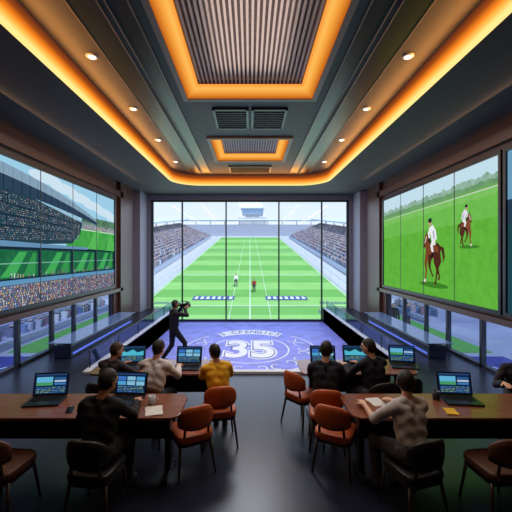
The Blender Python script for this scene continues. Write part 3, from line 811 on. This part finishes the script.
def seated(label, loc, rz, k, lean, cols, head_yaw=0., head_pitch=0., sleeve='long', hands=((-.13, .52), (.13, .52)), hz=.775, side=0., group='people seated at the desks'):
    root = thing('person', label, 'person', loc, rz, group)
    s = Body()
    P = V((0, 0, .46+.105*k))
    RL = Matrix.Rotation(side, 3, 'Y') @ Matrix.Rotation(-lean, 3, 'X')
    def u(x, y, z): return P+RL @ (V((x, y, z))*k)
    s.cap(P+V((-.08, 0, 0))*k, P+V((.08, 0, 0))*k, .102*k, .102*k, 'trouser')
    s.cap(P+V((-.065, -.03, -.01))*k, P+V((.065, -.03, -.01))*k, .096*k, .096*k, 'trouser')
    s.cap(u(-.05, 0, .1), u(.05, 0, .1), .088*k, .088*k, 'shirt')
    s.cap(u(-.055, .0, .22), u(.055, .0, .22), .086*k, .086*k, 'shirt')
    for x in (-1, 1):
        s.cap(u(x*.05, 0, .08), u(x*.075, .005, .34), .085*k, .096*k, 'shirt')
        s.cap(u(x*.075, .0, .37), u(x*.15, -.005, .42), .082*k, .056*k, 'shirt')
        s.cap(u(x*.03, -.0, .465), u(x*.145, -.005, .43), .04*k, .047*k, 'shirt')
    s.cap(u(0, 0, .43), u(0, .005, .47), .062*k, .052*k, 'shirt')
    nb = u(0, .005, .485)
    RH = Matrix.Rotation(head_yaw, 3, 'Z') @ Matrix.Rotation(-lean*.5-head_pitch, 3, 'X')
    s.head(nb, RH, k)
    for i, x in enumerate((-1, 1)):
        S = u(x*.175, 0, .415); hh = hands[i]
        T = V((hh[0], hh[1], hz+.035 if len(hh) < 3 else hh[2]))
        E, W = ik(S, T, .29*k, .26*k, V((x*.6, -.3, -.9)))
        s.cap(S, E, .048*k, .039*k, 'shirt')
        if sleeve == 'long':
            s.cap(E, E.lerp(W, .9), .039*k, .03*k, 'shirt'); s.cap(E.lerp(W, .85), W, .028*k, .025*k, 'skin')
        else:
            s.cap(E, W, .038*k, .026*k, 'skin')
        f = W-E
        if len(hh) < 3: f.z *= .15
        s.hand(W, f, V((0, 0, -1)) if len(hh) < 3 else V((0, -1, 0)), -x, k, .35)
        Hp = P+V((x*.09, .02, -.01))*k
        A = V((x*.12, .36, .085)); Kn, An = ik(Hp, A, .43*k, .42*k, V((0, 1, 1.2)))
        s.cap(Hp, Kn, .084*k, .058*k, 'trouser'); s.cap(Kn, An, .055*k, .04*k, 'trouser')
        s.cap(An+V((0, -.025, -.035)), An+V((x*.015, .13, -.048)), .042*k, .033*k, 'shoe'); s.cap(An, An+V((0, 0, -.03)), .04*k, .04*k, 'shoe')
    finish(s, root, cols)
    return root

def standing(label, loc, rz, k, cols, hands=None, pole=None, stride=.12, voxel=.0095, pitch=0., group=None, fdir=None, spread=.13):
    root = thing('person', label, 'person', loc, rz, group)
    s = Body()
    drop = stride*stride*.55
    P = V((0, 0, (.93-drop)*k))
    def u(x, y, z): return P+V((x, y, z))*k
    s.cap(u(-.075, 0, 0), u(.075, 0, 0), .1*k, .1*k, 'trouser')
    s.cap(u(-.055, 0, .12), u(.055, 0, .12), .092*k, .092*k, 'shirt')
    for x in (-1, 1):
        s.cap(u(x*.06, 0, .1), u(x*.085, .0, .36), .092*k, .104*k, 'shirt')
        s.cap(u(x*.08, .0, .4), u(x*.16, -.005, .455), .09*k, .062*k, 'shirt')
        s.cap(u(x*.03, 0, .51), u(x*.15, -.005, .465), .044*k, .05*k, 'shirt')
    s.cap(u(0, 0, .46), u(0, .0, .515), .068*k, .056*k, 'shirt')
    s.head(u(0, .0, .53), Matrix.Rotation(-pitch, 3, 'X'), k)
    for i, x in enumerate((-1, 1)):
        S = u(x*.185, 0, .45)
        T = V(hands[i])*k-V((0, 0, drop*k)) if hands else V((x*.27, .06, .8-drop))*k
        E, W = ik(S, T, .29*k, .26*k, V(pole[i]) if pole else V((x*.5, -.8, 0)))
        s.cap(S, E, .052*k, .042*k, 'shirt'); s.cap(E, E.lerp(W, .9), .042*k, .032*k, 'shirt'); s.cap(E.lerp(W, .85), W, .03*k, .026*k, 'skin')
        s.hand(W, W-E if not fdir else V(fdir[i]), V((-x, 0, 0)), -1 if x > 0 else 1, k, .7)
        Hp = u(x*.09, 0, -.02); A = V((x*spread, stride*x, .09))*k
        Kn, An = ik(Hp, A, .44*k, .43*k, V((0, 1, 0)))
        s.cap(Hp, Kn, .085*k, .058*k, 'trouser'); s.cap(Kn, An, .056*k, .042*k, 'trouser')
        s.cap(An+V((0, -.03, -.045))*k, An+V((x*.02, .14, -.055))*k, .042*k, .033*k, 'shoe'); s.cap(An, An+V((0, 0, -.03))*k, .042*k, .04*k, 'shoe')
    finish(s, root, cols, voxel)
    return root

JE = cloth('jeans', (40, 46, 66)); BK = cloth('black', (24, 24, 30)); GY = cloth('grey_trouser', (60, 60, 66))
def cc(skin, hair, shirt, trouser, top='shirt'): return dict(skin=skin, hair=hair, shirt=shirt, trouser=trouser, top=top)
seats = []
def sit(px, d, label, k, lean, cols, chair, rz=0., **kw):
    x = px2x(px, d); seats.append((x, d, rz, chair))
    return seated(label, (x, d, 0), rz, k, lean, cols, **kw)
sit(97, 3.27, 'person in black shirt seated at the near left desk, seen from behind', .98, .2, cc(SK2, M_hair, cloth('ink', (22, 23, 30)), BK), 'dark', rz=-.12, hands=((-.24, .46), (.14, .54)), head_yaw=-.35, head_pitch=.1)
sit(413, 3.27, 'person in pale grey shirt with short sleeves seated at the near right desk', .96, .22, cc(SK1, M_hair, cloth('pale', (206, 202, 200)), GY), 'dark', rz=.3, sleeve='short', head_yaw=-.5, hands=((-.16, .52), (.2, .48)), side=.06)
sit(152, 4.55, 'person in white shirt seated at the far left desk between two laptops', .95, .24, cc(SK1, M_hair, cloth('white', (230, 226, 226)), JE), 'brown', rz=-.2, head_yaw=-.3, hands=((-.1, .52), (.16, .5)))
sit(219, 4.52, 'person in yellow top seated at the right end of the far left desk', .9, .27, cc(SK2, M_hair, cloth('yellow', (240, 182, 40)), BK), 'orange', rz=.2, head_yaw=.5, sleeve='short', hands=((-.1, .5), (.1, .5)), side=-.04)
sit(107, 4.62, 'person in dark top seated at the left end of the far left desk', .9, .27, cc(SK2, M_hair2, cloth('dark', (52, 46, 56)), BK), 'dark', rz=-.3, head_yaw=-.6)
sit(326, 4.42, 'person in dark jacket seated at the left end of the far right desk', .97, .22, cc(SK1, M_hair, cloth('charcoal', (34, 36, 48)), BK, 'jacket'), 'orange', rz=-.15, head_yaw=-.3, hands=((-.08, .53), (.18, .5)))
sit(375, 4.64, 'person in navy jacket seated at the right of the far right desk', .95, .14, cc(SK1, M_hair, cloth('navy', (26, 30, 46)), GY, 'jacket'), 'dark', rz=.3, head_yaw=.6, hands=((-.14, .48), (.1, .52)))
sit(519, 4.62, 'person in dark clothes at the far right edge, beyond the near right desk', .9, .3, cc(SK1, M_hair, cloth('dusk', (34, 32, 42)), BK), 'dark', rz=2.5, head_yaw=.2, hands=((-.15, .46), (.15, .46)))

DCM = 9.75; XC = px2x(174, DCM); CK = 1.02; CYAW = -1.0; CST = .27
opz = PZ+.02
standing('person in dark clothes standing on the purple carpet, holding a video camera at eye level', (XC, DCM, opz), CYAW, CK,
         cc(SK3, M_hair, BK, cloth('black2', (20, 20, 25))), hands=((-.12, .27, 1.5), (.14, .25, 1.5)), pole=((-1, .2, -.7), (1, .2, -.7)), stride=CST,
         fdir=((.2, 1, .5), (-.2, 1, .5)), spread=.17)
def rotz(x, y, a): return (x*math.cos(a)-y*math.sin(a), x*math.sin(a)+y*math.cos(a))
ox, oy = rotz(0, .3*CK, CYAW)
vc = thing('video_camera', 'dark video camera held up by the standing person on the carpet', 'camera', (XC+ox, DCM+oy, opz+(1.545-CST*CST*.55)*CK), CYAW)
b = MB(); b.box(-.07, .07, -.12, .1, -.06, .08, 0, .012); b.build('body', M_black, vc)
b = MB(); b.tube((0, .1, .01), (0, .14, .01), .042, .05, 16); b.tube((0, .14, .01), (0, .17, .01), .055, .058, 16); b.build('lens', M_dkmetal, vc, False)
b = MB(); b.box(-.012, .012, -.07, .09, .125, .145, 0, .004); b.box(-.012, .012, -.07, -.05, .075, .13); b.box(-.012, .012, .07, .09, .075, .13); b.build('top_handle', M_black, vc)
b = MB(); b.box(-.02, .02, -.19, -.12, .01, .05, 0, .006); b.build('viewfinder', M_black, vc)
b = MB(); b.tube((.08, .0, .1), (.08, .13, .11), .014, n=10); b.box(.06, .08, .05, .1, .06, .1); b.build('microphone', M_dkmetal, vc)

wk = cc(SK1, M_hair2, cloth('white', (230, 226, 226)), JE)
d = 57; standing('tiny person in white on the green field, left of the two', (px2x(236, d), d, zg(d)), PI, 1.25, wk, voxel=.02, stride=.2, group='people on the field')
d = 53; standing('tiny person in dark red on the green field, right of the two', (px2x(254, d), d, zg(d)), PI, 1.2, cc(SK2, M_hair, cloth('red', (150, 50, 50)), BK), voxel=.02, stride=.2, group='people on the field')
standing('dark figure outside the low right windows, nearer the column', (px2x(394, 17.5), 17.5, -1.57), 2.6, .92, cc(SK2, M_hair, BK, BK), voxel=.014, group='people outside the right windows')
standing('figure in blue outside the low right windows, further from the column', (px2x(407, 17.5), 17.5, -1.57), -2.4, .94, cc(SK1, M_hair2, cloth('blue', (50, 66, 116)), GY), voxel=.014, group='people outside the right windows')

# ---------------------------------------------------------------- chairs
def make_chair(label, leather):
    t = thing('armchair', label, 'chair', (0, 0, 0), 0, 'upholstered chairs at the desks')
    b = MB(); b.prism(rounded_rect(-.205, .205, -.2, .22, .08), .38, .455, 0, .026); b.build('seat', leather, t, True)
    b = MB(); b.prism(rounded_rect(-.195, .195, -.19, .205, .07), .345, .385); b.build('seat_frame', M_leg, t)
    b = MB(); N = 24; grid = []
    for i in range(N+1):
        tt = -1+2*i/N; a = -PI/2+tt*.95
        zt = .79-.1*abs(tt)**3; row = []; e_ = .01*abs(tt)**8; zb = .53+.03*abs(tt)**2
        for r, z in ((.212+e_, zb), (.205+e_, zb+.05), (.21+e_, zt-.05), (.222+e_, zt-.015), (.238, zt), (.256-e_, zt-.015), (.264-e_, zt-.06), (.262-e_, zb+.05), (.252-e_, zb)):
            row.append(b.bm.verts.new((r*math.cos(a), r*math.sin(a), z)))
        grid.append(row)
    for i in range(N):
        for j in range(9):
            jj = (j+1) % 9
            b.bm.faces.new((grid[i][j], grid[i+1][j], grid[i+1][jj], grid[i][jj]))
    b.bm.faces.new(grid[0]); b.bm.faces.new(grid[-1][::-1])
    b.build('backrest', leather, t, True)
    for sx in (-1, 1):
        for sy in (-1, 1):
            b = MB(); b.tube((sx*.21, .0+sy*.21, 0), (sx*.17, sy*.16+.01, .36), .011, .018); b.build('leg', M_leg, t, True)
        b = MB(); b.tube((sx*.14, -.165, .36), (sx*.13, -.2, .57), .014); b.build('back_post', M_leg, t, True)
    return t
proto = {}
LE = {'brown': M_brleath, 'orange': M_orange, 'dark': M_dkleath}
def place_chair(x, d, rz, kind, label):
    if kind not in proto:
        t = make_chair(label, LE[kind]); proto[kind] = t; t.location = (x, d, 0); t.rotation_euler = (0, 0, rz); return t
    return dup(proto[kind], (x, d, 0), rz, label)
clab = ['black chair under the person in black shirt', 'black chair under the person in pale grey shirt',
        'brown leather chair under the person in white shirt', 'orange leather chair under the person in yellow top',
        'black chair under the person in dark top at the left end', 'orange leather chair under the dark jacketed person at far right desk',
        'black chair under the person in navy jacket', 'black chair under the person at the far right edge']
for (x, dd, rz, kind), lb in zip(seats, clab): place_chair(x, dd, rz, kind, lb)
place_chair(px2x(191, 3.95), 3.95, .5, 'orange', 'empty orange chair beside the right end of the near left desk')
place_chair(px2x(336, 3.95), 3.95, -.5, 'orange', 'empty orange chair beside the left end of the near right desk')
place_chair(px2x(302, 5.0), 5.0, -.9, 'orange', 'empty orange chair at the left end of the far right desk')
place_chair(px2x(402, 4.8), 4.8, .2, 'dark', 'empty black chair at the right end of the far right desk')
place_chair(px2x(4, 3.3), 3.3, -.1, 'brown', 'empty brown chair at the left edge by the near left desk')
place_chair(px2x(496, 3.3), 3.3, .1, 'brown', 'empty brown chair at the right edge by the near right desk')

# ---------------------------------------------------------------- desks
def desk(x0, x1, y0, y1, label, r=.12):
    t = thing('desk', label, 'desk', ((x0+x1)/2, (y0+y1)/2, 0), 0, 'brown wooden desks')
    X = (x1-x0)/2; Y = (y1-y0)/2
    b = MB(); b.prism(rounded_rect(-X, X, -Y, Y, r), .734, .76, 0, .006); b.build('tabletop', M_desk, t)
    b = MB(); b.box(-X+.2, X-.2, Y-.14, Y-.11, .3, .734); b.build('modesty_panel', wood('desk_panel', (48, 31, 26)), t)
    for sx in (-1, 1):
        b = MB(); xx = sx*(X-.18)
        b.box(xx-.03, xx+.03, -Y+.12, Y-.08, .67, .734, 0, .006); b.box(xx-.03, xx+.03, -Y+.3, Y-.3 if Y > .32 else Y-.2, .05, .67); b.box(xx-.035, xx+.035, -Y+.12, Y-.08, 0, .05, 0, .006)
        b.build('leg', M_dkmetal, t)
    return t
desk(-3.4, -.72, 3.52, 4.14, 'near brown desk on the left with two open laptops')
desk(1.04, 3.4, 3.52, 4.14, 'near brown desk on the right with one laptop and a yellow notepad')
desk(-2.25, -.3, 4.82, 5.5, 'far brown desk on the left before the camera operator')
desk(.72, 2.35, 4.82, 5.5, 'far brown desk on the right behind the two jacketed people')

# ---------------------------------------------------------------- laptops
def laptop(x, d, rz, variant, label, w=.38):
    t = thing('laptop', label, 'laptop', (x, d, .76), rz, 'open laptops on the desks')
    W = w/2; D = .13
    b = MB(); b.prism(rounded_rect(-W, W, -D, D, .015, 3), .002, .02, 0, .003); b.build('base', M_laptop, t)
    b = MB()
    for r in range(5):
        for c in range(13):
            kx = -W+.03+(2*W-.06)*c/13; ky = -D+.115+.026*r
            b.box(kx+.002, kx+(2*W-.06)/13-.002, ky, ky+.021, .02, .0225)
    b.build('keyboard', M_keys, t)
    b = MB(); b.box(-.055, .055, -D+.02, -D+.095, .02, .021); b.build('touchpad', M_pad, t)
    a = math.radians(14); H = .255
    def f(u, v, l):
        y0 = D-.005+v*math.sin(a)-l*math.cos(a); return (u, y0, .022+v*math.cos(a)+l*math.sin(a))
    b = MB()
    o_ = rounded_rect(-W, W, 0, H, .012, 3)
    A = [b.bm.verts.new(f(u, v, .0)) for u, v in o_]; B = [b.bm.verts.new(f(u, v, -.009)) for u, v in o_]
    b.bm.faces.new(A); b.bm.faces.new(B[::-1])
    for i in range(len(A)): b.bm.faces.new((A[i], B[i], B[(i+1) % len(A)], A[(i+1) % len(A)]))
    lid = b.build('lid', M_laptop, t)
    p = Pic(lambda u, v, l: f(-W+.016+u, .02+v, .001+l), .0004)
    w_, h_ = 2*W-.032, H-.036
    base = [(16, 36, 70), (14, 28, 54), (16, 48, 66)][variant % 3]
    p.rect(0, 0, w_, h_, base, 0); p.rect(0, h_*.92, w_, h_, (40, 66, 110), 1)
    rs = random.Random(variant*11+3)
    if variant % 3 == 0:
        p.rect(w_*.04, h_*.42, w_*.55, h_*.85, (96, 176, 214), 1); p.rect(w_*.04, h_*.42, w_*.55, h_*.58, (70, 150, 96), 2)
        for i in range(3): p.rect(w_*.6, h_*(.44+.14*i), w_*.96, h_*(.54+.14*i), [(60, 120, 180), (170, 194, 220), (40, 90, 150)][i], 1)
    elif variant % 3 == 1:
        for i in range(3):
            for j in range(2):
                p.rect(w_*(.04+.32*i), h_*(.4+.24*j), w_*(.32+.32*i), h_*(.6+.24*j), rs.choice([(80, 160, 210), (60, 110, 190), (130, 186, 216), (90, 170, 120)]), 1)
    else:
        p.poly([(w_*.04, h_*.4), (w_*.96, h_*.4), (w_*.96, h_*.7), (w_*.7, h_*.6), (w_*.5, h_*.8), (w_*.25, h_*.62), (w_*.04, h_*.74)], (80, 184, 206), 1)
    for i in range(4):
        u0 = .05
        while u0 < .9:
            u1 = min(.95, u0+.06+.18*rs.random()); p.rect(w_*u0, h_*(.06+.08*i), w_*u1, h_*(.1+.08*i), rs.choice([(90, 130, 180), (60, 110, 160), (110, 150, 130)]), 1); u0 = u1+.03
    p.build('display', lid)
    return t
def lp(px, d, rz, v, label): laptop(px2x(px, d), d, rz, v, label)
lp(45, 3.9, .12, 0, 'open laptop at the left edge of the near left desk')
lp(125, 3.92, -.1, 1, 'open laptop before the person in black shirt')
lp(461, 3.92, -.1, 0, 'open laptop on the near right desk beside the yellow notepad')
lp(130, 5.12, .08, 2, 'open laptop at the left of the far left desk')
lp(187, 5.08, -.04, 1, 'open laptop between the persons in white and yellow')
lp(325, 5.12, 0, 1, 'open laptop before the dark jacketed person on the far right desk')
lp(358, 5.14, -.06, 2, 'open laptop before the person in navy jacket')
lp(404, 5.14, -.2, 0, 'open laptop at the right end of the far right desk')

def mug(px, d, label, m):
    t = thing('mug', label, 'cup', (px2x(px, d), d, .76), 0, 'cups on the desks')
    b = MB(); b.lathe([(.033, 0), (.038, .01), (.04, .095), (.036, .095), (.033, .015)], n=18); b.build('body', m, t, True)
    b = MB(); pts = [(.038+.03*math.sin(a), 0, .05+.028*math.cos(a)) for a in np.linspace(0, PI, 8)]
    for i in range(7): b.tube(pts[i], pts[i+1], .005, n=6)
    b.build('handle', m, t, True)
mug(152, 3.85, 'white mug right of the near left desk laptops', M_white)
mug(212, 5.2, 'small white mug near the person in yellow top', M_white)
mug(436, 3.98, 'dark mug left of the near right laptop', M_dkmetal)
def sheets(px, d, rz, label, m, w=.21, l=.29, n=3, nm='paper_stack'):
    t = thing(nm, label, 'paper', (px2x(px, d), d, .76), rz)
    for i in range(n):
        b = MB(); a = (rnd()-.5)*.2; q = []
        for x, y in ((-w/2, -l/2), (w/2, -l/2), (w/2, l/2), (-w/2, l/2)): q.append((x*math.cos(a)-y*math.sin(a), x*math.sin(a)+y*math.cos(a)))
        b.prism(q, .001+.0022*i, .003+.0022*i); b.build('sheet', m, t)
sheets(154, 3.68, .3, 'loose white sheets at the right end of the near left desk', M_paper, .17, .22)
sheets(160, 5.1, .1, 'loose white sheets between two laptops on the far left desk', M_paper)
sheets(451, 3.66, -.2, 'small yellow notepad in front of the near right laptop', M_yellow, .11, .15, 4, 'notepad')
sheets(376, 3.9, .2, 'loose white sheets at the left end of the near right desk', M_paper, .15, .21)
ph = thing('phone', 'black phone lying on the near left desk left of the mug', 'phone', (px2x(70, 3.7), 3.7, .76), .3)
b = MB(); b.prism(rounded_rect(-.036, .036, -.075, .075, .01, 3), 0, .008, 0, .002); b.build('body', M_black, ph)
b = MB(); b.prism(rounded_rect(-.033, .033, -.071, .071, .008, 3), .0082, .0088); b.build('display', mat('phone_glass', (16, 22, 34), .1), ph)

# ---------------------------------------------------------------- light
w = bpy.data.worlds.new('World'); SC.world = w; w.use_nodes = True
nt = w.node_tree; bg = nt.nodes['Background']
tc = nt.nodes.new('ShaderNodeTexCoord'); sp = nt.nodes.new('ShaderNodeSeparateXYZ'); rp = nt.nodes.new('ShaderNodeValToRGB')
nt.links.new(tc.outputs['Generated'], sp.inputs[0]); nt.links.new(sp.outputs['Z'], rp.inputs['Fac']); nt.links.new(rp.outputs['Color'], bg.inputs['Color'])
rp.color_ramp.elements[0].position = 0.0; rp.color_ramp.elements[0].color = lin((238, 245, 252))
rp.color_ramp.elements[1].position = .6; rp.color_ramp.elements[1].color = lin((150, 194, 240))
bg.inputs['Strength'].default_value = 1.2
L = bpy.data.lights.new('sun', 'SUN'); L.energy = 3.0; L.angle = .02; L.color = (1, .96, .9)
o = bpy.data.objects.new('sun', L); COL.objects.link(o); o.rotation_euler = (math.radians(38), math.radians(12), 0)
def area(name, loc, rot, sx, sy, e, col):
    L = bpy.data.lights.new(name, 'AREA'); L.shape = 'RECTANGLE'; L.size = sx; L.size_y = sy; L.energy = e; L.color = col
    o = bpy.data.objects.new(name, L); COL.objects.link(o); o.location = loc; o.rotation_euler = rot
area('panel_lamp', (0, 4.7, TZ-.06), (0, 0, 0), 1.6, 3.4, 70, (.98, .95, .96))
area('panel_lamp', (0, 10.3, TZ-.06), (0, 0, 0), 1.4, 1.5, 210, (.86, .91, 1.0))
area('grille_lamp', (0, 4.7, TZ+.0), (PI, 0, 0), 1.2, 3.0, 11, (1, .86, .74))
area('daylight_lamp', (0, DG-.15, 2.4), (-PI/2, 0, 0), 8.4, 4.4, 140, (.66, .8, 1.0))  # unseen fill added inside the glass to strengthen the incoming daylight
for s in (-1, 1):
    area('cove_lamp', (s*(CX-.06), 7, SZ+.2), (0, s*math.radians(112), 0), .12, 11.5, 85, (1, .42, .1))
    area('wall_wash_lamp', (s*(WX-.7), 7.5, SZ-.03), (0, -s*math.radians(-28), 0), .1, 10.5, 34, (1, .6, .32))  # added warm fill to brighten the side walls, no fixture there
area('cove_lamp', (0, CE-.06, SZ+.2), (math.radians(-112), 0, 0), 4.4, .12, 20, (1, .42, .1))

cam = bpy.data.cameras.new('cam'); cam.sensor_width = 36; cam.lens = 350/512*36; cam.shift_x = 6/512; cam.shift_y = -1/512
co = bpy.data.objects.new('cam', cam); COL.objects.link(co); co.location = (0, 0, 2.4); co.rotation_euler = (PI/2, 0, 0)
SC.camera = co
